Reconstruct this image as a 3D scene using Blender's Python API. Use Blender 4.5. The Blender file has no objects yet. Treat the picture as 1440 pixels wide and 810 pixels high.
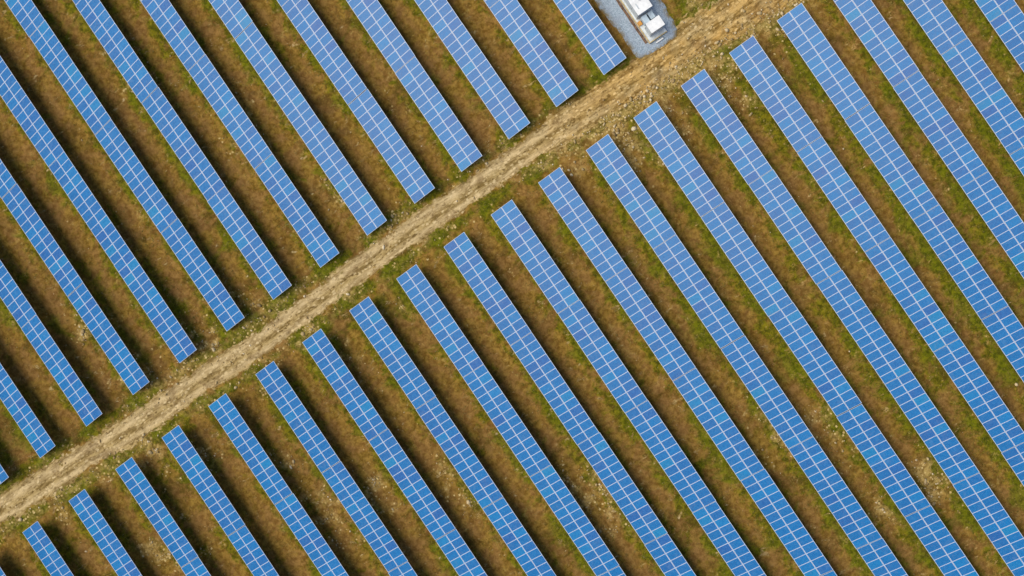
import bpy, bmesh, math, random
import numpy as np
from mathutils import Matrix, Vector, noise as mnoise

random.seed(7)
rng = np.random.default_rng(7)
scene = bpy.context.scene
COL = scene.collection

# ------------------------------------------------------------------ measures
PITCH = 6.777           # row to row
TILT = math.radians(23.15)
SLOPE = 3.32            # two modules up the slope
LOW = 0.75              # height of the low edge
MOD_W, MOD_GAP, NMOD = 1.000, 0.009, 14
TABLE = 14.168          # table length with its joint
MOD_L = 1.648
Y_UP = 6.13             # end of the upper rows; the lower rows start at y = 0
CAM = Vector((65.49, -10.11, 113.81))
CW = (-0.01316, -0.01789, 0.59422)
FPX = 1343.1

Rz = Matrix.Rotation(CW[2], 3, 'Z'); Rx = Matrix.Rotation(CW[0], 3, 'X'); Ry = Matrix.Rotation(CW[1], 3, 'Y')
RW = Rz @ Rx @ Ry       # world to camera


def project(p):
    c = RW @ (Vector(p) - CAM)
    return 720 + FPX * c.x / -c.z, 405 - FPX * c.y / -c.z


# ------------------------------------------------------------------ helpers
def obj(name, me, mat=None, parent=None):
    o = bpy.data.objects.new(name, me)
    COL.objects.link(o)
    if mat is not None and not me.materials:
        me.materials.append(mat)
    if parent is not None:
        o.parent = parent
    return o


def tag(o, label=None, cat=None, group=None, kind=None):
    if label: o['label'] = label
    if cat: o['category'] = cat
    if group: o['group'] = group
    if kind: o['kind'] = kind
    return o


def empty(name, loc, label, cat, group=None):
    o = bpy.data.objects.new(name, None)
    o.empty_display_size = 0.3
    COL.objects.link(o)
    o.location = loc
    return tag(o, label, cat, group)


def add_box(bm, x0, x1, y0, y1, z0, z1, bev=0.0, mi=0):
    vs = [bm.verts.new(p) for p in ((x0, y0, z0), (x1, y0, z0), (x1, y1, z0), (x0, y1, z0),
                                    (x0, y0, z1), (x1, y0, z1), (x1, y1, z1), (x0, y1, z1))]
    fs = [bm.faces.new([vs[i] for i in q]) for q in ((3, 2, 1, 0), (4, 5, 6, 7), (0, 1, 5, 4), (1, 2, 6, 5), (2, 3, 7, 6), (3, 0, 4, 7))]
    for f in fs: f.material_index = mi
    if bev > 0:
        es = list({e for f in fs for e in f.edges})
        bmesh.ops.bevel(bm, geom=es, offset=bev, segments=2, affect='EDGES', profile=0.6)


def to_mesh(bm, name):
    me = bpy.data.meshes.new(name)
    bm.to_mesh(me); bm.free()
    return me


def box_mesh(name, *a, bev=0.0):
    bm = bmesh.new(); add_box(bm, *a, bev=bev)
    return to_mesh(bm, name)


def mesh_np(name, verts, faces, n=None):
    """verts (V,3), faces (F,k) arrays"""
    me = bpy.data.meshes.new(name)
    k = faces.shape[1]
    me.vertices.add(len(verts)); me.vertices.foreach_set('co', verts.astype(np.float32).ravel())
    me.loops.add(faces.size); me.loops.foreach_set('vertex_index', faces.astype(np.int32).ravel())
    me.polygons.add(len(faces))
    me.polygons.foreach_set('loop_start', (np.arange(len(faces)) * k).astype(np.int32))
    me.update(calc_edges=True)
    return me


# ------------------------------------------------------------------ node helpers
class NT:
    def __init__(self, name):
        self.m = bpy.data.materials.new(name); self.m.use_nodes = True
        self.t = self.m.node_tree; self.t.nodes.clear()
        self.out = self.t.nodes.new('ShaderNodeOutputMaterial')
        self.b = self.t.nodes.new('ShaderNodeBsdfPrincipled')
        self.t.links.new(self.b.outputs[0], self.out.inputs[0])

    def set(self, sock, v):
        if hasattr(v, 'is_output'): self.t.links.new(v, sock)
        else: sock.default_value = v

    def math(self, op, a, b=0.0, c=None, clamp=False):
        n = self.t.nodes.new('ShaderNodeMath'); n.operation = op; n.use_clamp = clamp
        self.set(n.inputs[0], a); self.set(n.inputs[1], b)
        if c is not None: self.set(n.inputs[2], c)
        return n.outputs[0]

    def step(self, v, lo, hi, a=0.0, b=1.0):
        n = self.t.nodes.new('ShaderNodeMapRange'); n.interpolation_type = 'SMOOTHSTEP'
        self.set(n.inputs[0], v)
        for i, x in enumerate((lo, hi, a, b)): n.inputs[i + 1].default_value = x
        return n.outputs[0]

    def mix(self, f, a, b, mode='MIX'):
        n = self.t.nodes.new('ShaderNodeMix'); n.data_type = 'RGBA'; n.blend_type = mode; n.clamp_factor = True
        self.set(n.inputs[0], f)
        self.set(n.inputs[6], a if hasattr(a, 'is_output') else (*a, 1)); self.set(n.inputs[7], b if hasattr(b, 'is_output') else (*b, 1))
        return n.outputs[2]

    def noise(self, scale, detail=3, rough=0.55, vec=None, dist=0.0):
        n = self.t.nodes.new('ShaderNodeTexNoise')
        n.inputs['Scale'].default_value = scale; n.inputs['Detail'].default_value = detail
        n.inputs['Roughness'].default_value = rough; n.inputs['Distortion'].default_value = dist
        if vec is not None: self.t.links.new(vec, n.inputs['Vector'])
        return n.outputs['Fac']

    def voro(self, scale, vec=None, out='Distance', rnd=1.0):
        n = self.t.nodes.new('ShaderNodeTexVoronoi'); n.inputs['Scale'].default_value = scale
        n.inputs['Randomness'].default_value = rnd
        if vec is not None: self.t.links.new(vec, n.inputs['Vector'])
        return n.outputs[out]

    def coord(self, scale=(1, 1, 1), loc=(0, 0, 0)):
        c = self.t.nodes.new('ShaderNodeTexCoord'); m = self.t.nodes.new('ShaderNodeMapping')
        m.inputs['Scale'].default_value = scale; m.inputs['Location'].default_value = loc
        self.t.links.new(c.outputs['Object'], m.inputs[0]); return m.outputs[0]

    def attr(self, name):
        a = self.t.nodes.new('ShaderNodeAttribute'); a.attribute_name = name
        return a.outputs['Fac']

    def info(self, name):
        if not hasattr(self, '_i'): self._i = self.t.nodes.new('ShaderNodeObjectInfo')
        return self._i.outputs[name]

    def ramp(self, v, stops):
        r = self.t.nodes.new('ShaderNodeValToRGB')
        self.t.links.new(v, r.inputs[0])
        e = r.color_ramp.elements
        while len(e) < len(stops): e.new(0.5)
        for i, (p, c) in enumerate(stops): e[i].position = p; e[i].color = (*c, 1)
        return r.outputs[0]

    def bump(self, h, strength=0.5, dist=0.05):
        n = self.t.nodes.new('ShaderNodeBump'); n.inputs['Strength'].default_value = strength; n.inputs['Distance'].default_value = dist
        self.t.links.new(h, n.inputs['Height']); self.t.links.new(n.outputs[0], self.b.inputs['Normal'])

    def done(self, color, rough=0.8, metal=0.0, spec=0.5):
        v = color if hasattr(color, 'is_output') else (*color, 1)
        self.set(self.b.inputs['Base Color'], v)
        self.set(self.b.inputs['Roughness'], rough); self.set(self.b.inputs['Metallic'], metal)
        self.b.inputs['Specular IOR Level'].default_value = spec
        return self.m


def simple(name, c, rough=0.6, metal=0.0, var=0.12, scale=3.0, spec=0.5):
    n = NT(name)
    f = n.noise(scale, 4, 0.6, n.coord())
    col = n.mix(n.step(f, 0.3, 0.7), tuple(x * (1 - var) for x in c), tuple(min(1, x * (1 + var)) for x in c))
    return n.done(col, rough, metal, spec)


# ------------------------------------------------------------------ materials
def m_cells():
    n = NT('blue_silicon_cells')
    r = n.info('Random')
    col = n.ramp(r, [(0.0, (0.014, 0.096, 0.31)), (0.10, (0.009, 0.118, 0.335)), (0.5, (0.003, 0.130, 0.35)),
                     (0.85, (0.002, 0.142, 0.38)), (0.95, (0.002, 0.170, 0.41)), (1.0, (0.003, 0.190, 0.39))])
    # crystal grain of the wafers, different on every module
    c = n.t.nodes.new('ShaderNodeTexCoord')
    add = n.t.nodes.new('ShaderNodeVectorMath'); add.operation = 'ADD'
    n.t.links.new(c.outputs['Object'], add.inputs[0])
    sc = n.math('MULTIPLY', r, 173.0)
    n.t.links.new(sc, add.inputs[1])
    g = n.noise(4.0, 3, 0.6, add.outputs[0])
    col = n.mix(n.step(g, 0.30, 0.72), n.mix(0.30, col, (0.014, 0.070, 0.26)), n.mix(0.20, col, (0.02, 0.20, 0.50)))
    # thin pale busbar grid between the cells (10 x 6 cells)
    sep = n.t.nodes.new('ShaderNodeSeparateXYZ'); n.t.links.new(c.outputs['Object'], sep.inputs[0])
    def line(v, pitch, w):
        a = n.math('ABSOLUTE', n.math('SUBTRACT', n.math('FRACT', n.math('ADD', n.math('DIVIDE', v, pitch), 50.0)), 0.5))
        return n.math('LESS_THAN', a, w)
    ln = n.math('MAXIMUM', line(sep.outputs[0], 0.1575, 0.012), line(sep.outputs[1], 0.1575, 0.012))
    col = n.mix(n.math('MULTIPLY', ln, 0.45), col, (0.35, 0.42, 0.55))
    # dust film
    d = n.noise(1.3, 4, 0.6, add.outputs[0])
    col = n.mix(n.step(d, 0.50, 0.80, 0, 0.10), col, (0.33, 0.32, 0.33))
    return n.done(col, n.step(g, 0.2, 0.8, 0.24, 0.34), 0.0, 0.22)


def m_ground():
    n = NT('dry_grass_and_soil')
    P = n.coord()
    a_tr, a_rut, a_rock, a_green, a_edge = (n.attr(k) for k in ('track', 'rut', 'rocky', 'green', 'bare'))
    big = n.noise(0.085, 3, 0.55, P); mid = n.noise(0.50, 5, 0.62, P, 0.5)
    fine = n.noise(1.6, 5, 0.70, P, 0.3); grain = n.noise(4.2, 4, 0.75, P, 0.3)
    grain2 = n.noise(3.4, 4, 0.75, n.coord(loc=(31, 17, 3)))
    blot = n.noise(1.1, 5, 0.68, n.coord(loc=(61, 7, 2)), 0.6)
    def chips(scale, loc, warp=0.5):
        """random grey value per irregular chip"""
        v = n.t.nodes.new('ShaderNodeTexVoronoi'); v.inputs['Scale'].default_value = 1.0
        c = n.coord(scale, loc)
        w = n.t.nodes.new('ShaderNodeTexNoise'); w.inputs['Scale'].default_value = 1.3; w.inputs['Detail'].default_value = 2; n.t.links.new(c, w.inputs['Vector'])
        a = n.t.nodes.new('ShaderNodeVectorMath'); a.operation = 'MULTIPLY_ADD'
        n.t.links.new(w.outputs['Color'], a.inputs[0]); a.inputs[1].default_value = (warp, warp, warp); n.t.links.new(c, a.inputs[2])
        n.t.links.new(a.outputs[0], v.inputs['Vector'])
        sp = n.t.nodes.new('ShaderNodeSeparateColor'); n.t.links.new(v.outputs['Color'], sp.inputs[0])
        return sp.outputs[0], sp.outputs[1], v.outputs['Distance']
    soil = n.mix(n.step(fine, 0.36, 0.64), (0.140, 0.076, 0.010), (0.300, 0.182, 0.034))
    soil = n.mix(n.step(mid, 0.44, 0.62, 0, 0.7), soil, n.mix(n.step(fine, 0.35, 0.65), (0.165, 0.080, 0.014), (0.280, 0.148, 0.032)))
    grass = n.mix(n.step(fine, 0.36, 0.66), (0.060, 0.056, 0.002), (0.205, 0.170, 0.008))
    grass = n.mix(n.step(grain2, 0.52, 0.70, 0, 0.60), grass, (0.100, 0.118, 0.004))
    g = n.math('ADD', n.math('ADD', n.math('MULTIPLY', big, 1.3), n.math('MULTIPLY', mid, 1.5)), n.math('ADD', a_green, n.math('MULTIPLY', blot, 1.0)))
    col = n.mix(n.step(g, 1.86, 2.22), soil, grass)
    # deep green moss clumps, worn brown patches
    col = n.mix(n.math('MULTIPLY', n.step(n.math('ADD', blot, n.math('MULTIPLY', a_green, 0.42)), 0.60, 0.78), 0.8), col, n.mix(n.step(fine, 0.35, 0.65), (0.045, 0.050, 0.002), (0.110, 0.112, 0.004)))
    big2 = n.noise(0.22, 4, 0.6, n.coord(loc=(77, 3, 0)), 0.5)
    col = n.mix(n.step(big2, 0.53, 0.65, 0, 0.65), col, (0.072, 0.042, 0.008))
    big3 = n.noise(0.30, 5, 0.65, n.coord(loc=(7, 33, 0)), 0.7)
    col = n.mix(n.step(big3, 0.49, 0.60, 0, 0.75), col, n.mix(n.step(fine, 0.35, 0.65), (0.160, 0.078, 0.018), (0.290, 0.158, 0.048)))
    # mossy stretches, soft clumps of pale dry grass
    big4 = n.noise(0.17, 5, 0.62, n.coord(loc=(17, 63, 0)), 0.8)
    col = n.mix(n.step(n.math('ADD', big4, n.math('MULTIPLY', a_green, 0.26)), 0.53, 0.66, 0, 0.78), col, n.mix(n.step(fine, 0.34, 0.66), (0.052, 0.062, 0.002), (0.145, 0.158, 0.004)))
    dry = n.noise(0.8, 5, 0.7, n.coord(loc=(3, 91, 0)), 0.8)
    col = n.mix(n.math('MULTIPLY', n.step(dry, 0.57, 0.68, 0, 0.7), n.step(grain2, 0.42, 0.60)), col, (0.400, 0.285, 0.080))
    # dry straw flecks and dark tussocks
    col = n.mix(n.math('MULTIPLY', n.step(grain, 0.56, 0.68), 0.38), col, (0.370, 0.260, 0.060))
    col = n.mix(n.math('MULTIPLY', n.step(grain, 0.46, 0.31), 0.42), col, (0.050, 0.032, 0.003))
    # bare orange patches
    col = n.mix(n.math('MULTIPLY', a_edge, n.step(n.noise(0.55, 5, 0.65, n.coord(loc=(9, 4, 0))), 0.42, 0.58, 0, 0.75)), col, n.mix(n.step(fine, 0.3, 0.7), (0.190, 0.092, 0.026), (0.310, 0.175, 0.060)))
    # stony patches: single chips lying in the soil
    k1, k2, kd = chips((3.1, 3.1, 1), (5, 50, 0))
    rk = n.math('ADD', n.math('MULTIPLY', a_rock, 0.62), n.math('MULTIPLY', n.math('SUBTRACT', n.noise(0.9, 5, 0.7, n.coord(loc=(15, 2, 0))), 0.5), 1.1))
    col = n.mix(n.math('MULTIPLY', n.step(rk, 0.18, 0.72), 0.75), col, n.mix(n.step(fine, 0.36, 0.62), (0.160, 0.098, 0.022), (0.460, 0.320, 0.110)))
    hit = n.math('MULTIPLY', n.math('LESS_THAN', k1, n.math('ADD', n.math('MULTIPLY', rk, 0.86), -0.10)), n.step(kd, 0.52, 0.30))
    col = n.mix(n.math('MULTIPLY', hit, 0.85), col, n.mix(k2, (0.34, 0.225, 0.065), (0.66, 0.50, 0.22)))
    # track: streaks along the way of travel
    s1 = n.noise(1.0, 5, 0.70, n.coord((0.45, 1.9, 1)), 0.3); s2 = n.noise(1.0, 5, 0.75, n.coord((0.7, 1.1, 1), (3, 8, 0)), 0.6)
    c1, c2, cd = chips((2.1, 3.4, 1), (1, 3, 0), 0.7)
    e1, e2, ed = chips((3.6, 4.8, 1), (21, 13, 0), 0.6)
    tc = n.mix(n.step(s1, 0.38, 0.62), (0.175, 0.112, 0.032), (0.440, 0.315, 0.130))
    tc = n.mix(n.math('MULTIPLY', a_rut, 0.75), tc, n.mix(n.step(s1, 0.35, 0.65), (0.44, 0.320, 0.155), (0.66, 0.510, 0.285)))
    pale = n.math('MULTIPLY', n.step(n.math('ADD', c1, n.math('MULTIPLY', s2, 0.9)), 1.02, 1.22), n.step(cd, 0.60, 0.35))
    tc = n.mix(n.math('MULTIPLY', pale, 0.65), tc, n.mix(c2, (0.52, 0.39, 0.185), (0.76, 0.60, 0.34)))
    dk = n.math('MULTIPLY', n.step(n.math('ADD', e1, n.math('MULTIPLY', s2, 0.9)), 0.62, 0.45), n.math('SUBTRACT', 1.0, n.math('MULTIPLY', a_rut, 0.5)))
    tc = n.mix(n.math('MULTIPLY', dk, 0.85), tc, (0.120, 0.072, 0.020))
    tc = n.mix(n.step(s2, 0.58, 0.70, 0, 0.5), tc, (0.40, 0.255, 0.085))
    tc = n.mix(n.step(n.noise(0.28, 5, 0.65, n.coord(loc=(41, 6, 0)), 0.5), 0.53, 0.64, 0, 0.6), tc, n.mix(n.step(s1, 0.38, 0.62), (0.130, 0.080, 0.030), (0.285, 0.190, 0.085)))
    sx = n.t.nodes.new('ShaderNodeSeparateXYZ'); n.t.links.new(P, sx.inputs[0])
    clay = n.math('MULTIPLY', n.step(sx.outputs[0], 68, 92), n.step(n.noise(0.35, 4, 0.6, n.coord(loc=(2, 2, 9))), 0.32, 0.60))
    tc = n.mix(n.math('MULTIPLY', clay, 0.60), tc, n.mix(1.0, tc, (1.25, 1.02, 0.60), 'MULTIPLY'))
    tf = n.math('ADD', a_tr, n.math('MULTIPLY', n.math('SUBTRACT', n.noise(1.3, 6, 0.75, n.coord((0.6, 1, 1), (8, 1, 0)), 0.5), 0.5), 3.4))
    tf = n.math('ADD', tf, n.math('MULTIPLY', n.math('SUBTRACT', n.noise(0.45, 3, 0.6, n.coord(loc=(4, 6, 0))), 0.5), 1.3))
    col = n.mix(n.step(tf, 0.30, 0.66), col, tc)
    n.bump(n.math('ADD', n.math('MULTIPLY', grain, 0.6), fine), 0.7, 0.14)
    return n.done(col, 0.95, 0, 0.1)


def m_gravel():
    n = NT('blue_grey_gravel'); P = n.coord()
    c = n.mix(n.step(n.noise(9, 3, 0.7, P), 0.33, 0.66), (0.185, 0.245, 0.31), (0.43, 0.51, 0.59))
    c = n.mix(n.step(n.noise(0.9, 4, 0.6, P), 0.45, 0.66, 0, 0.5), c, (0.27, 0.30, 0.37))
    c = n.mix(n.math('MULTIPLY', n.attr('dirt'), n.step(n.noise(1.6, 5, 0.75, P), 0.38, 0.56)), c, (0.22, 0.17, 0.085))
    n.bump(n.voro(14, P), 0.7, 0.05)
    return n.done(c, 0.9, 0, 0.2)


def m_grass():
    n = NT('grass_blades')
    g = n.t.nodes.new('ShaderNodeNewGeometry')
    c = n.ramp(g.outputs['Random Per Island'], [(0, (0.045, 0.055, 0.006)), (0.4, (0.095, 0.100, 0.010)), (0.7, (0.17, 0.140, 0.028)), (1, (0.30, 0.225, 0.075))])
    return n.done(c, 0.8, 0, 0.2)


def m_stone():
    n = NT('pale_limestone')
    g = n.t.nodes.new('ShaderNodeNewGeometry')
    c = n.ramp(g.outputs['Random Per Island'], [(0, (0.27, 0.18, 0.075)), (0.5, (0.43, 0.32, 0.155)), (0.85, (0.58, 0.46, 0.27)), (1, (0.70, 0.60, 0.42))])
    c = n.mix(n.step(n.noise(6, 4, 0.6, n.coord()), 0.4, 0.7, 0, 0.4), c, (0.22, 0.15, 0.07))
    return n.done(c, 0.9, 0, 0.2)


M_CELL = m_cells()
M_FRAME = simple('anodised_frame', (0.47, 0.53, 0.65), 0.45, 0.0, 0.06)
M_BACK = simple('white_backsheet', (0.62, 0.62, 0.62), 0.6)
M_STEEL = simple('galvanised_steel', (0.36, 0.37, 0.38), 0.5, 0.6)
M_GROUND = m_ground()
M_GRAVEL = m_gravel()
M_GRASS = m_grass()
M_STONE = m_stone()
M_WHITE = simple('white_painted_metal', (0.76, 0.77, 0.77), 0.45, 0.0, 0.11, 1.7)
M_GREY = simple('pale_grey_paint', (0.50, 0.55, 0.58), 0.5, 0, 0.12, 2.0)
M_LOUVRE = simple('grey_louvre', (0.50, 0.53, 0.58), 0.5, 0, 0.15, 4)
M_DARK = simple('dark_rubber', (0.03, 0.03, 0.03), 0.7)
M_CONC = simple('pale_concrete', (0.55, 0.59, 0.60), 0.85, 0, 0.22, 1.6)
M_TAN = simple('tan_timber', (0.50, 0.39, 0.20), 0.8, 0, 0.30, 2.5)
M_BROWN = simple('brown_trench_soil', (0.145, 0.088, 0.055), 0.95, 0, 0.5, 3.0)
M_ORANGE = simple('orange_plastic', (0.62, 0.29, 0.05), 0.55, 0, 0.15, 4)
M_JBOX = simple('blue_grey_steel', (0.42, 0.52, 0.60), 0.45, 0, 0.12, 3)

# ------------------------------------------------------------------ solar table prototype parts
def panel_mesh():
    bm = bmesh.new()
    hx, hy = MOD_L / 2, MOD_W / 2
    fx, fy = 0.047, 0.031            # frame plus pale margin
    t = 0.036
    # outer shell (sides + back)
    def ring(x, y, z): return [bm.verts.new(p) for p in ((-x, -y, z), (x, -y, z), (x, y, z), (-x, y, z))]
    o0, o1 = ring(hx, hy, -t), ring(hx, hy, 0.0)
    i1, i0 = ring(hx - fx, hy - fy, 0.0), ring(hx - fx, hy - fy, -0.004)
    f = bm.faces.new(o0[::-1]); f.material_index = 2
    for a in range(4):
        b = (a + 1) % 4
        bm.faces.new((o0[a], o0[b], o1[b], o1[a])).material_index = 1
        bm.faces.new((o1[a], o1[b], i1[b], i1[a])).material_index = 1
        bm.faces.new((i1[a], i1[b], i0[b], i0[a])).material_index = 1
    bm.faces.new(i0).material_index = 0
    me = to_mesh(bm, 'solar_panel')
    for m in (M_CELL, M_FRAME, M_BACK): me.materials.append(m)
    return me


def rail_mesh():
    bm = bmesh.new()
    L = TABLE - 0.20
    add_box(bm, -0.035, 0.035, -L / 2, L / 2, -0.06, 0.0)
    me = to_mesh(bm, 'mounting_rail'); me.materials.append(M_STEEL)
    return me


def post_mesh():
    bm = bmesh.new()
    h = LOW + SLOPE / 2 * math.sin(TILT) - 0.16
    add_box(bm, -0.05, 0.05, -0.04, 0.04, -0.05, h)
    # rafter carried by the post, following the slope
    c, s = math.cos(TILT), math.sin(TILT)
    n0 = len(bm.verts)
    add_box(bm, -1.45, 1.45, -0.03, 0.03, -0.05, 0.05)
    bm.verts.ensure_lookup_table()
    for v in bm.verts[n0:]:
        x, z = v.co.x, v.co.z
        v.co.x = x * c - z * s; v.co.z = x * s + z * c + h + 0.02
    me = to_mesh(bm, 'support_post'); me.materials.append(M_STEEL)
    return me


ME_PANEL, ME_RAIL, ME_POST = panel_mesh(), rail_mesh(), post_mesh()
ZC = LOW + SLOPE / 2 * math.sin(TILT)
cT, sT = math.cos(TILT), math.sin(TILT)


def slope_pt(u, y, dz=0.0):          # u along the slope from the middle, dz along the normal
    return (u * cT - dz * sT, y, ZC + u * sT + dz * cT)


def build_table():
    root = bpy.data.objects.new('solar_table', None); COL.objects.link(root); root.empty_display_size = 0.4
    for s in (-1, 1):
        for k in range(NMOD):
            y = (k - (NMOD - 1) / 2) * (MOD_W + MOD_GAP)
            p = obj('solar_panel', ME_PANEL, None, root)
            p.location = slope_pt(s * (MOD_L / 2 + 0.012), y); p.rotation_euler = (0, -TILT, 0)
    for u in (-1.25, -0.45, 0.45, 1.25):
        r = obj('mounting_rail', ME_RAIL, None, root); r.location = slope_pt(u, 0, -0.038); r.rotation_euler = (0, -TILT, 0)
    for k in range(4):
        q = obj('support_post', ME_POST, None, root); q.location = (0, (k - 1.5) * 3.6, 0)
    return root


def dup(root):
    c = root.copy(); COL.objects.link(c)
    for ch in list(root.children):
        d = ch.copy(); COL.objects.link(d); d.parent = c
    return c


ORD = ['first', 'second', 'third', 'fourth', 'fifth', 'sixth', 'seventh', 'eighth', 'ninth', 'tenth', 'eleventh', 'twelfth',
       'thirteenth', 'fourteenth', 'fifteenth', 'sixteenth', 'seventeenth', 'eighteenth', 'nineteenth', 'twentieth', 'twenty-first', 'twenty-second', 'twenty-third', 'twenty-fourth']


def inside(X, Y0, Y1, pad=0):
    """share of the table top that the photo shows"""
    k = t = 0
    for u in np.linspace(-1.6, 1.6, 5):
        for y in np.linspace(Y0, Y1, 29):
            a, b = project((X + u * cT, y, ZC + u * sT)); t += 1
            if -pad <= a <= 1440 + pad and -pad <= b <= 810 + pad: k += 1
    return k / t


spots = []
for r in range(-3, 25):
    for n in range(8):
        X = r * PITCH
        y0, y1 = -(n + 1) * TABLE, -n * TABLE
        f = inside(X, y0, y1)
        if f > 0.004 or (-2 < r < 20 and inside(X, y0, y1, 45) > 0.004): spots.append(('low', r, n, X, (y0 + y1) / 2, f))
        if r <= 13:
            y0, y1 = Y_UP + n * TABLE, Y_UP + (n + 1) * TABLE
            f = inside(X, y0, y1)
            if f > 0.004 or (r > -1 and inside(X, y0, y1, 45) > 0.004): spots.append(('up', r, n, X, (y0 + y1) / 2, f))
low_rows = sorted({s[1] for s in spots if s[0] == 'low' and s[5] > 0.004})
spots = [s for s in spots if s[0] == 'up' or s[1] in low_rows]
# rows whose first table the photo shows are counted from the track, the others from the top edge of the photo
first_seen = {}
for s in spots:
    if s[0] == 'low' and s[5] > 0.004: first_seen[s[1]] = min(first_seen.get(s[1], 99), s[2])

proto = None
for side, r, n, X, Y, f in spots:
    if proto is None:
        proto = build_table(); t = proto
    else:
        t = dup(proto)
    t.location = (X + random.uniform(-0.03, 0.03), Y + random.uniform(-0.015, 0.015), random.uniform(-0.06, 0.06))
    t.rotation_euler = (random.uniform(-0.003, 0.003), random.uniform(-0.012, 0.012), random.uniform(-0.0016, 0.0016))
    if side == 'up':
        k = 13 - r
        lab = '%s blue table back from the track in the %s row from the white cabins' % (ORD[n], ORD[k])
        if n == 0: lab = 'blue table ending at the track in the %s row from the white cabins' % ORD[k]
        grp = 'solar tables on the cabin side of the track'
    else:
        k = low_rows.index(r)
        if first_seen[r] == 0:
            lab = '%s blue table below the track in the %s row from the bottom left corner' % (ORD[n], ORD[k])
            if n == 0: lab = 'blue table starting at the track in the %s row from the bottom left corner' % ORD[k]
        else:
            q = len(low_rows) - 1 - k
            lab = '%s blue table from the top edge in the %s row from the top right corner' % (ORD[n - first_seen[r]], ORD[q])
            if n < first_seen[r]: lab = 'blue table just above the top edge in the %s row from the top right corner' % ORD[q]
        grp = 'solar tables across the track from the cabins'
    tag(t, lab, 'solar table', grp)
print('TABLES', len(spots), 'low rows', low_rows, 'up rows', sorted({s[1] for s in spots if s[0] == 'up'}))

# ------------------------------------------------------------------ ground
TRK = [(-60, 5.2), (-10, 4.2), (-2.6, 3.9), (5.4, 3.42), (13.5, 3.05), (21.8, 2.95), (30, 2.93), (43, 3.21), (51, 3.38), (59.4, 3.64),
       (68, 3.63), (76, 3.87), (85.6, 3.75), (92, 3.45), (98.2, 3.85), (104.2, 3.52), (120, 3.2), (200, 3.0)]
TX, TY = np.array([a for a, b in TRK]), np.array([b for a, b in TRK])
# stony patches: x, y, radius, strength
PATCH = [(91.6, -54.9, 1.5, 1.2), (80.3, -39.8, 2.0, 1.0), (85.0, -43.4, 1.8, 0.9), (10.8, -11.7, 1.6, 0.9), (13.0, -13.5, 2.0, 0.7), (58.2, -35.2, 2.4, 0.9),
         (57.0, -31.5, 1.6, 0.7), (45, -25.3, 1.8, 0.8), (51.4, -2.9, 0.6, 0.9), (10.5, 0.7, 1.2, 0.6), (21.0, -4.8, 1.5, 0.6), (16, -0.3, 1.6, 0.8),
         (43.2, -3.7, 1.2, 0.7), (29.2, -10.6, 1.4, 0.6), (30.8, -18.9, 2.4, 0.8), (36, -20.3, 2.0, 0.7), (82.8, -47.6, 1.2, 0.7), (84.9, -55, 1.2, 0.8),
         (18.3, 16.2, 1.6, 0.7), (35.2, 9.0, 1.2, 0.6), (95, -46.7, 0.8, 0.7), (76.7, -42.5, 1.2, 0.6), (57.9, 7.4, 1.0, 0.5),
         (84, -1.4, 2.2, 0.9), (90.5, -0.5, 2.6, 0.8), (97.5, 0.3, 2.6, 0.9), (78, -0.6, 1.6, 0.7), (98.5, -4, 2.4, 0.7), (104, 0.5, 3.0, 0.8), (86, -5, 2.0, 0.6),
         (4.5, 1.0, 1.6, 0.6), (20.5, 6.0, 2.2, 0.8), (29, 6.2, 2.0, 0.8), (36.4, 6.2, 1.8, 0.6), (27.5, 9.6, 1.4, 0.6), (40, 0.2, 1.6, 0.8), (46.8, 0.2, 1.4, 0.7), (33, -0.2, 1.6, 0.7),
         (60, 0.5, 1.3, 0.5), (66.5, 0.1, 1.2, 0.5), (52.5, 13.0, 1.6, 0.6), (47.5, 25.6, 1.8, 0.7), (40, 36, 1.6, 0.6), (100.5, 8.2, 1.6, 0.6), (103.5, 7.0, 1.6, 0.6)]


def nz(x, y, s, seed=0.0):
    return np.array([mnoise.noise((a * s + seed, b * s - seed, seed)) for a, b in zip(x, y)])


def lattice(x, y, scale, seed):
    """smooth value noise, vectorised"""
    g = np.random.default_rng(seed).random((512, 512)) * 2 - 1
    u, v = x * scale + 200, y * scale + 200
    i, j = np.floor(u).astype(int), np.floor(v).astype(int)
    a, b = u - i, v - j
    a, b = a * a * (3 - 2 * a), b * b * (3 - 2 * b)
    i, j = i % 511, j % 511
    return (g[i, j] * (1 - a) + g[i + 1, j] * a) * (1 - b) + (g[i, j + 1] * (1 - a) + g[i + 1, j + 1] * a) * b


def sstep(v, a, b):
    t = np.clip((v - a) / (b - a), 0, 1); return t * t * (3 - 2 * t)


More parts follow.
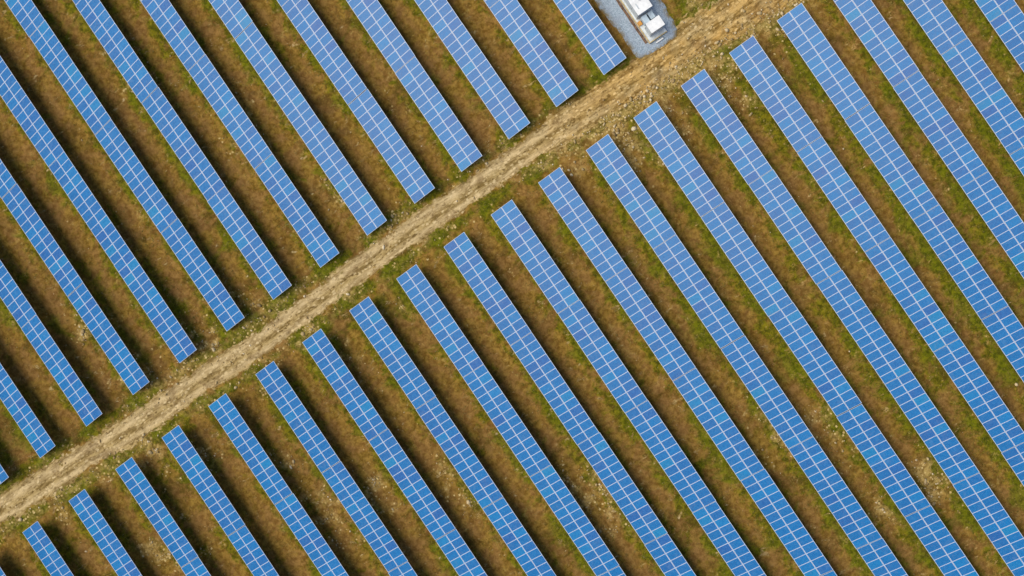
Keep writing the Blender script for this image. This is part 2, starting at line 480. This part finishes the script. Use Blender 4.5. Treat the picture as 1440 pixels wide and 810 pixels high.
def fields(x, y):
    d = y - (np.interp(x, TX, TY) + 0.25 * lattice(x, y * 0 + 3, 0.12, 5))
    wide = 1.55 + 0.75 * sstep(x, 74, 92) + 0.3 * lattice(x, y * 0 + 9, 0.2, 6)
    track = 1 - sstep(np.abs(d), wide * 0.62, wide * 1.35)
    rut = (np.exp(-((d - 0.72) / 0.48) ** 2) + 0.95 * np.exp(-((d + 0.98) / 0.34) ** 2)) * (1 - 0.55 * sstep(x, 74, 90))
    rocky = np.exp(-((np.abs(d) - 2.3) / 1.2) ** 2) * (0.45 + 0.4 * lattice(x, y, 0.16, 8)) + np.exp(-((d + 2.4) / 2.4) ** 2) * 0.6 * sstep(x, 72, 84)
    for px, py, pr, ps in PATCH:
        wx = x - px + 0.9 * pr * lattice(x, y, 0.7, 51) + 0.35 * lattice(x, y, 2.0, 53); wy = y - py + 1.2 * pr * lattice(x, y, 0.6, 52)
        q = (wx ** 2 * 1.3 + wy ** 2 * 0.7) / (pr * pr)
        rocky = np.maximum(rocky, 1.4 * ps * np.exp(-q * 0.5) * (0.75 + 0.5 * lattice(x, y, 1.1, 54)))
    # faint pale line of a backfilled cable trench beside the upper row ends
    rocky = np.maximum(rocky, 0.75 * np.exp(-((y - 5.35) / 0.16) ** 2) * sstep(x, 56, 60) * (1 - sstep(x, 73, 76)))
    ph = ((x + 1.53) % PITCH)            # 0 at a low edge, 3.05 at the high edge, PITCH at the next low edge
    drip = np.exp(-((ph - 0.0) / 0.8) ** 2) + np.exp(-((ph - PITCH + 0.25) / 0.75) ** 2)
    verge = np.exp(-((np.abs(d) - 2.4) / 0.7) ** 2)
    right = sstep(x - y, 60, 150)
    green = 0.30 * drip + 0.48 * verge + 0.10 * lattice(x, y, 0.06, 11) + 0.10 * right - 0.20 * np.exp(-((ph - 4.6) / 0.75) ** 2)
    green += 0.25 * np.exp(-(((x - 101) / 4) ** 2 + ((y - 8.5) / 3) ** 2))
    bare = np.exp(-((ph - 4.5) / 0.8) ** 2) * (0.6 + 0.4 * lattice(x, y, 0.1, 12))
    return d, track, rut, rocky, green, bare


def axis(lo, hi, step, far):
    core = np.arange(lo, hi + 1e-6, step)
    out, s, v = [], step, hi
    while v < far:
        s *= 1.5; v += s; out.append(v)
    up = np.array(out); dn = lo - (up - hi)
    return np.concatenate([dn[::-1], core, up])


gx, gy = axis(-12, 138, 0.27, 2500), axis(-76, 60, 0.27, 2500)
GX, GY = np.meshgrid(gx, gy, indexing='ij')
x, y = GX.ravel(), GY.ravel()
d, track, rut, rocky, green, bare = fields(x, y)


def height(x, y, track, rut, rocky):
    core = (sstep(x, -14, -8) * (1 - sstep(x, 132, 140)) * sstep(y, -78, -72) * (1 - sstep(y, 56, 62)))
    z = 0.05 * lattice(x, y, 0.25, 21) + 0.035 * lattice(x, y, 0.8, 22) + 0.03 * lattice(x, y, 2.1, 23) * (1 - 0.4 * track)
    z += 0.05 * np.clip(rocky, 0, 1) * (0.5 + lattice(x, y, 1.6, 24)) - 0.045 * rut * track
    z += 0.24 * np.exp(-(((x - 91.6) / 0.9) ** 2 + ((y + 54.9) / 0.9) ** 2))
    pad = sstep(x, 89.8, 90.7) * (1 - sstep(x, 97.4, 98.4)) * sstep(y, 4.2, 5.0) * (1 - sstep(y, 30, 34))
    return z * core * (1 - pad) - 0.02 * pad


z = height(x, y, track, rut, rocky)
nx, ny = len(gx), len(gy)
I = np.arange(nx * ny).reshape(nx, ny)
faces = np.stack([I[:-1, :-1], I[1:, :-1], I[1:, 1:], I[:-1, 1:]], -1).reshape(-1, 4)
me = mesh_np('ground', np.stack([x, y, z], 1), faces)
for k, v in (('track', track), ('rut', rut), ('rocky', np.clip(rocky, 0, 1.2)), ('green', green), ('bare', bare)):
    a = me.attributes.new(k, 'FLOAT', 'POINT'); a.data.foreach_set('value', v.astype(np.float32))
me.polygons.foreach_set('use_smooth', np.ones(len(faces), dtype=bool))
tag(obj('ground', me, M_GROUND), kind='structure')

# ------------------------------------------------------------------ grass tufts and loose stones
def visible_xy(n, seed):
    r = np.random.default_rng(seed)
    X = r.uniform(-10, 136, n); Y = r.uniform(-74, 58, n)
    R = np.array(RW); P = np.stack([X - CAM.x, Y - CAM.y, 0 * X - CAM.z], 1) @ R.T
    u = 720 + FPX * P[:, 0] / -P[:, 2]; v = 405 - FPX * P[:, 1] / -P[:, 2]
    k = (u > -60) & (u < 1500) & (v > -60) & (v < 870)
    return X[k], Y[k]


X, Y = visible_xy(190000, 31)
dd, tr, ru, ro, gr, ba = fields(X, Y)
prob = np.clip(0.22 + 1.0 * gr + 0.35 * lattice(X, Y, 0.5, 41) + 0.3 * lattice(X, Y, 1.7, 42), 0, 1) * (1 - tr)
onpad = (X > 90.6) & (X < 97.6) & (Y > 5.0)
keep = (rng.random(len(X)) < prob * 0.6) & ~onpad
X, Y, Z = X[keep], Y[keep], height(X, Y, tr, ru, ro)[keep]
NB = 5
n = len(X)
ang = rng.uniform(0, 2 * math.pi, (n, NB)); lean = rng.uniform(0.03, 0.22, (n, NB)); hh = rng.uniform(0.03, 0.15, (n, NB)); wd = rng.uniform(0.012, 0.035, (n, NB))
bx = X[:, None] + rng.normal(0, 0.06, (n, NB)); by = Y[:, None] + rng.normal(0, 0.06, (n, NB)); bz = Z[:, None] - 0.01 + 0 * bx
ca, sa = np.cos(ang), np.sin(ang)
v0 = np.stack([bx - sa * wd, by + ca * wd, bz], -1); v1 = np.stack([bx + sa * wd, by - ca * wd, bz], -1)
v2 = np.stack([bx + ca * lean, by + sa * lean, bz + hh], -1)
V = np.stack([v0, v1, v2], 2).reshape(-1, 3)
F = np.arange(len(V)).reshape(-1, 3)
tag(obj('grass', mesh_np('grass', V, F), M_GRASS), kind='stuff')
print('grass tufts', n)

ico = bmesh.new(); bmesh.ops.create_icosphere(ico, subdivisions=1, radius=1.0)
IV = np.array([v.co[:] for v in ico.verts]); IF = np.array([[v.index for v in f.verts] for f in ico.faces]); ico.free()
X, Y = visible_xy(260000, 32)
dd, tr, ru, ro, gr, ba = fields(X, Y)
prob = np.clip(ro, 0, 1.2) ** 2 * 0.34 + 0.035 * tr + 0.003
onpad = (X > 90.6) & (X < 97.6) & (Y > 5.0)
keep = (rng.random(len(X)) < prob) & ~onpad
X, Y, Z, ro = X[keep], Y[keep], height(X, Y, tr, ru, ro)[keep], ro[keep]
n = len(X)
size = np.exp(rng.normal(-2.9, 0.55, n)) * (1 + 0.5 * np.clip(ro, 0, 1)); size = np.clip(size, 0.02, 0.28)
sc = size[:, None, None] * np.stack([rng.uniform(0.8, 1.6, n), rng.uniform(0.6, 1.1, n), rng.uniform(0.4, 0.8, n)], 1)[:, None, :]
P = IV[None] * rng.uniform(0.78, 1.15, (n, 12, 1)) * sc
a = rng.uniform(0, 6.283, n); ca, sa = np.cos(a)[:, None], np.sin(a)[:, None]
P = np.stack([P[..., 0] * ca - P[..., 1] * sa + X[:, None], P[..., 0] * sa + P[..., 1] * ca + Y[:, None], P[..., 2] + (Z + size * 0.2)[:, None]], -1)
F = (IF[None] + (np.arange(n) * 12)[:, None, None]).reshape(-1, 3)
tag(obj('rubble', mesh_np('rubble', P.reshape(-1, 3), F), M_STONE), kind='stuff')
print('stones', n)

# ------------------------------------------------------------------ gravel pad and the cabins
def edge_pts():
    c = [(90.75, 34), (90.8, 20), (90.85, 14.2), (90.8, 12.2), (91.15, 9.7), (91.1, 7.6), (91.15, 5.9), (91.45, 5.45), (92.3, 5.4), (93.7, 5.2), (95.1, 5.15), (96.2, 5.3),
         (96.85, 5.9), (97.05, 6.8), (97.15, 8.6), (97.2, 10), (97.3, 14), (97.2, 34)]
    out = []
    for (ax, ay), (bx_, by_) in zip(c[:-1], c[1:]):
        k = max(2, int(math.hypot(bx_ - ax, by_ - ay) / 0.25))
        for i in range(k):
            t = i / k; out.append((ax + (bx_ - ax) * t, ay + (by_ - ay) * t))
    return out + [c[-1]]


E_ = edge_pts(); cx, cy = 94.0, 0
rings = []
for s, zz, dirt in ((1.035, -0.03, 1.0), (1.0, 0.035, 1.0), (0.93, 0.06, 0.55), (0.82, 0.07, 0.0), (0.5, 0.07, 0), (0.0, 0.07, 0)):
    ring = []
    for (px, py) in E_:
        c0 = (94.0, max(py, 7.3))
        jx = 0.10 * mnoise.noise((px * 2.3, py * 2.3, 1)) + 0.16 * mnoise.noise((px * 0.9, py * 0.9, 3)); jy = 0.10 * mnoise.noise((px * 2.3, py * 2.3, 7)) + 0.16 * mnoise.noise((px * 0.9, py * 0.9, 5))
        ring.append((c0[0] + (px + jx - c0[0]) * s, c0[1] + (py + jy - c0[1]) * s, zz, dirt))
    rings.append(ring)
N = len(E_)
V = np.array([p[:3] for r_ in rings for p in r_]); D = np.array([p[3] for r_ in rings for p in r_])
F = np.array([(a * N + i + 1, a * N + i, (a + 1) * N + i, (a + 1) * N + i + 1) for a in range(len(rings) - 1) for i in range(N - 1)])
me = mesh_np('gravel_pad', V, F)
a = me.attributes.new('dirt', 'FLOAT', 'POINT'); a.data.foreach_set('value', D.astype(np.float32))
tag(obj('gravel_pad', me, M_GRAVEL), kind='structure')

# raised concrete plinth with a timber edge
pl = empty('concrete_plinth', (94.45, 6.3, 0.05), 'long grey concrete plinth with tan edge boards under the white cabins', 'plinth')
bm = bmesh.new(); add_box(bm, -1.15, 1.25, 0.05, 13.0, 0, 0.34, 0.02); obj('slab', to_mesh(bm, 'slab'), M_CONC, pl)
bm = bmesh.new(); add_box(bm, -1.25, -1.153, -0.05, 13.0, 0, 0.40, 0.012); obj('edge_board', to_mesh(bm, 'edge_board'), M_TAN, pl)
bm = bmesh.new(); add_box(bm, -1.15, 1.25, -0.05, 0.047, 0, 0.37, 0.012); obj('edge_board', to_mesh(bm, 'edge_board'), M_TAN, pl)
# open cable trench beside it
bm = bmesh.new()
pts = []
for i in range(40):
    yy = 6.5 + i * 0.32
    w = 0.17 + 0.05 * mnoise.noise((0, yy * 1.3, 4)); c0 = 92.98 + 0.03 * mnoise.noise((3, yy, 1))
    pts.append([bm.verts.new((c0 - w, yy, 0.074)), bm.verts.new((c0 - w * 0.5, yy, 0.10 + 0.03 * mnoise.noise((8, yy * 3, 1)))), bm.verts.new((c0 + w * 0.5, yy, 0.10 + 0.03 * mnoise.noise((9, yy * 3, 1)))), bm.verts.new((c0 + w, yy, 0.074))])
for p, q in zip(pts[:-1], pts[1:]):
    for i in range(3): bm.faces.new((p[i], p[i + 1], q[i + 1], q[i]))
tag(obj('soil_strip', to_mesh(bm, 'soil_strip'), M_BROWN), kind='structure')


def slats(x0, x1, y, z0, z1, k, axis_y=True):
    bm = bmesh.new()
    for i in range(k):
        za = z0 + (z1 - z0) * i / k
        add_box(bm, x0, x1, y - 0.035, y - 0.004, za + 0.012, za + (z1 - z0) / k - 0.02)
    return to_mesh(bm, 'louvre')


def cabin(name, loc, lx, ly, h, label, rib):
    r = empty(name, loc, label, 'cabin')
    bm = bmesh.new(); add_box(bm, -lx / 2, lx / 2, 0, ly, 0.0, h, 0.015); obj('wall', to_mesh(bm, 'wall'), M_GREY, r)
    bm = bmesh.new(); add_box(bm, -lx / 2 - 0.07, lx / 2 + 0.07, -0.07, ly + 0.07, h + 0.003, h + 0.085, 0.02)
    for i in range(rib):
        yy = ly * (i + 0.5) / rib
        add_box(bm, -lx / 2 - 0.03, lx / 2 + 0.03, yy - 0.018, yy + 0.018, h + 0.087, h + 0.105)
    obj('roof', to_mesh(bm, 'roof'), M_WHITE, r)
    obj('louvre', slats(-lx / 2 + 0.15, lx / 2 - 0.15, 0.0, 0.35, h - 0.2, 8), M_LOUVRE, r)
    # doors on the track-side long wall
    n_d = max(1, int(ly / 1.3))
    for i in range(n_d):
        w = ly / n_d
        bm = bmesh.new(); add_box(bm, -lx / 2 - 0.03, -lx / 2 - 0.003, i * w + 0.06, (i + 1) * w - 0.06, 0.10, h - 0.10, 0.006)
        dr = obj('door', to_mesh(bm, 'door'), M_GREY, r)
        bm = bmesh.new(); add_box(bm, -lx / 2 - 0.075, -lx / 2 - 0.033, (i + 1) * w - 0.20, (i + 1) * w - 0.16, h * 0.42, h * 0.55); obj('handle', to_mesh(bm, 'handle'), M_DARK, dr)
    return r


small = cabin('equipment_cabin', (94.5, 6.86, 0.392), 1.72, 1.18, 1.95, 'small white square-roofed cabin nearest the track on the gravel pad', 0)
big = cabin('equipment_cabin', (94.44, 9.47, 0.392), 1.86, 4.2, 1.95, 'long white-roofed cabin cut off by the top edge of the photo', 0)
bm = bmesh.new(); bmesh.ops.create_cone(bm, cap_ends=True, segments=20, radius1=0.26, radius2=0.22, depth=0.12, matrix=Matrix.Translation((0.18, 1.5, 2.12))); obj('roof_vent', to_mesh(bm, 'roof_vent'), M_LOUVRE, big)
bm = bmesh.new(); add_box(bm, -0.62, -0.50, 0.55, 1.25, 2.04, 2.10, 0.01); obj('roof_hatch', to_mesh(bm, 'roof_hatch'), M_GREY, big)


def jbox(loc, lx, ly, h, label):
    r = empty('junction_box', loc, label, 'junction box', 'junction boxes between the white cabins')
    bm = bmesh.new(); add_box(bm, -lx / 2, lx / 2, -ly / 2, ly / 2, 0.0, h, 0.02); obj('body', to_mesh(bm, 'body'), M_JBOX, r)
    bm = bmesh.new(); add_box(bm, -lx / 2 - 0.03, lx / 2 + 0.03, -ly / 2 - 0.03, ly / 2 + 0.03, h + 0.003, h + 0.04, 0.01); obj('lid', to_mesh(bm, 'lid'), M_JBOX, r)
    return r


jbox((94.12, 8.72, 0.392), 0.62, 0.95, 1.05, 'wider pale blue-grey box between the two white cabins, next to the orange crate')
jbox((95.02, 8.80, 0.392), 0.55, 0.80, 0.85, 'smaller grey-blue box between the white cabins, away from the orange crate')
r = empty('utility_crate', (93.52, 8.83, 0.392), 'small orange crate on the plinth edge beside the gap between the cabins', 'crate')
bm = bmesh.new()
add_box(bm, -0.2, 0.2, -0.26, 0.26, 0.0, 0.04)
for q in ((-0.2, -0.17, -0.26, 0.26), (0.17, 0.2, -0.26, 0.26), (-0.168, 0.168, -0.26, -0.23), (-0.168, 0.168, 0.23, 0.26)): add_box(bm, *q, 0.042, 0.34, 0.006)
obj('shell', to_mesh(bm, 'shell'), M_ORANGE, r)
bm = bmesh.new(); add_box(bm, -0.16, 0.16, -0.22, 0.22, 0.30, 0.325, 0.008); obj('lid', to_mesh(bm, 'lid'), M_ORANGE, r)

st = empty('metal_steps', (94.42, 5.82, 0.06), 'short white metal step at the track end of the cabin plinth', 'steps')
bm = bmesh.new(); add_box(bm, -0.5, 0.5, 0.0, 0.16, 0.19, 0.225, 0.008); obj('tread', to_mesh(bm, 'tread'), M_WHITE, st)
for s in (-1, 1):
    bm = bmesh.new(); add_box(bm, s * 0.44 - 0.03, s * 0.44 + 0.03, 0.02, 0.36, 0, 0.187); obj('bracket', to_mesh(bm, 'bracket'), M_STEEL, st)

# ------------------------------------------------------------------ light
SUN = Vector((-0.49, 0.27, 0.83)).normalized()
el = math.asin(SUN.z); rotz = math.atan2(SUN.x, SUN.y)
sl = bpy.data.lights.new('sun', 'SUN'); sl.energy = 2.6; sl.angle = math.radians(48); sl.color = (1.0, 0.93, 0.80)
so = bpy.data.objects.new('sun', sl); COL.objects.link(so)
so.rotation_euler = SUN.to_track_quat('Z', 'Y').to_euler()
w = bpy.data.worlds.new('World'); scene.world = w; w.use_nodes = True
nt = w.node_tree; nt.nodes.clear()
sky = nt.nodes.new('ShaderNodeTexSky'); sky.sky_type = 'NISHITA'; sky.sun_disc = False
sky.sun_elevation = el; sky.sun_rotation = rotz; sky.dust_density = 2.0; sky.air_density = 1.0
bg = nt.nodes.new('ShaderNodeBackground'); bg.inputs[1].default_value = 0.085
ow = nt.nodes.new('ShaderNodeOutputWorld')
nt.links.new(sky.outputs[0], bg.inputs[0]); nt.links.new(bg.outputs[0], ow.inputs[0])

# ------------------------------------------------------------------ camera
cd = bpy.data.cameras.new('camera'); cd.sensor_width = 36; cd.sensor_fit = 'HORIZONTAL'; cd.lens = FPX / 1440 * 36
cd.clip_start = 1; cd.clip_end = 6000
co = bpy.data.objects.new('camera', cd); COL.objects.link(co)
co.matrix_world = Matrix.Translation(CAM) @ RW.transposed().to_4x4()
scene.camera = co
vs = scene.view_settings
vs.view_transform = 'Standard'; vs.look = 'None'; vs.gamma = 1; vs.use_curve_mapping = False; vs.exposure = 0.36
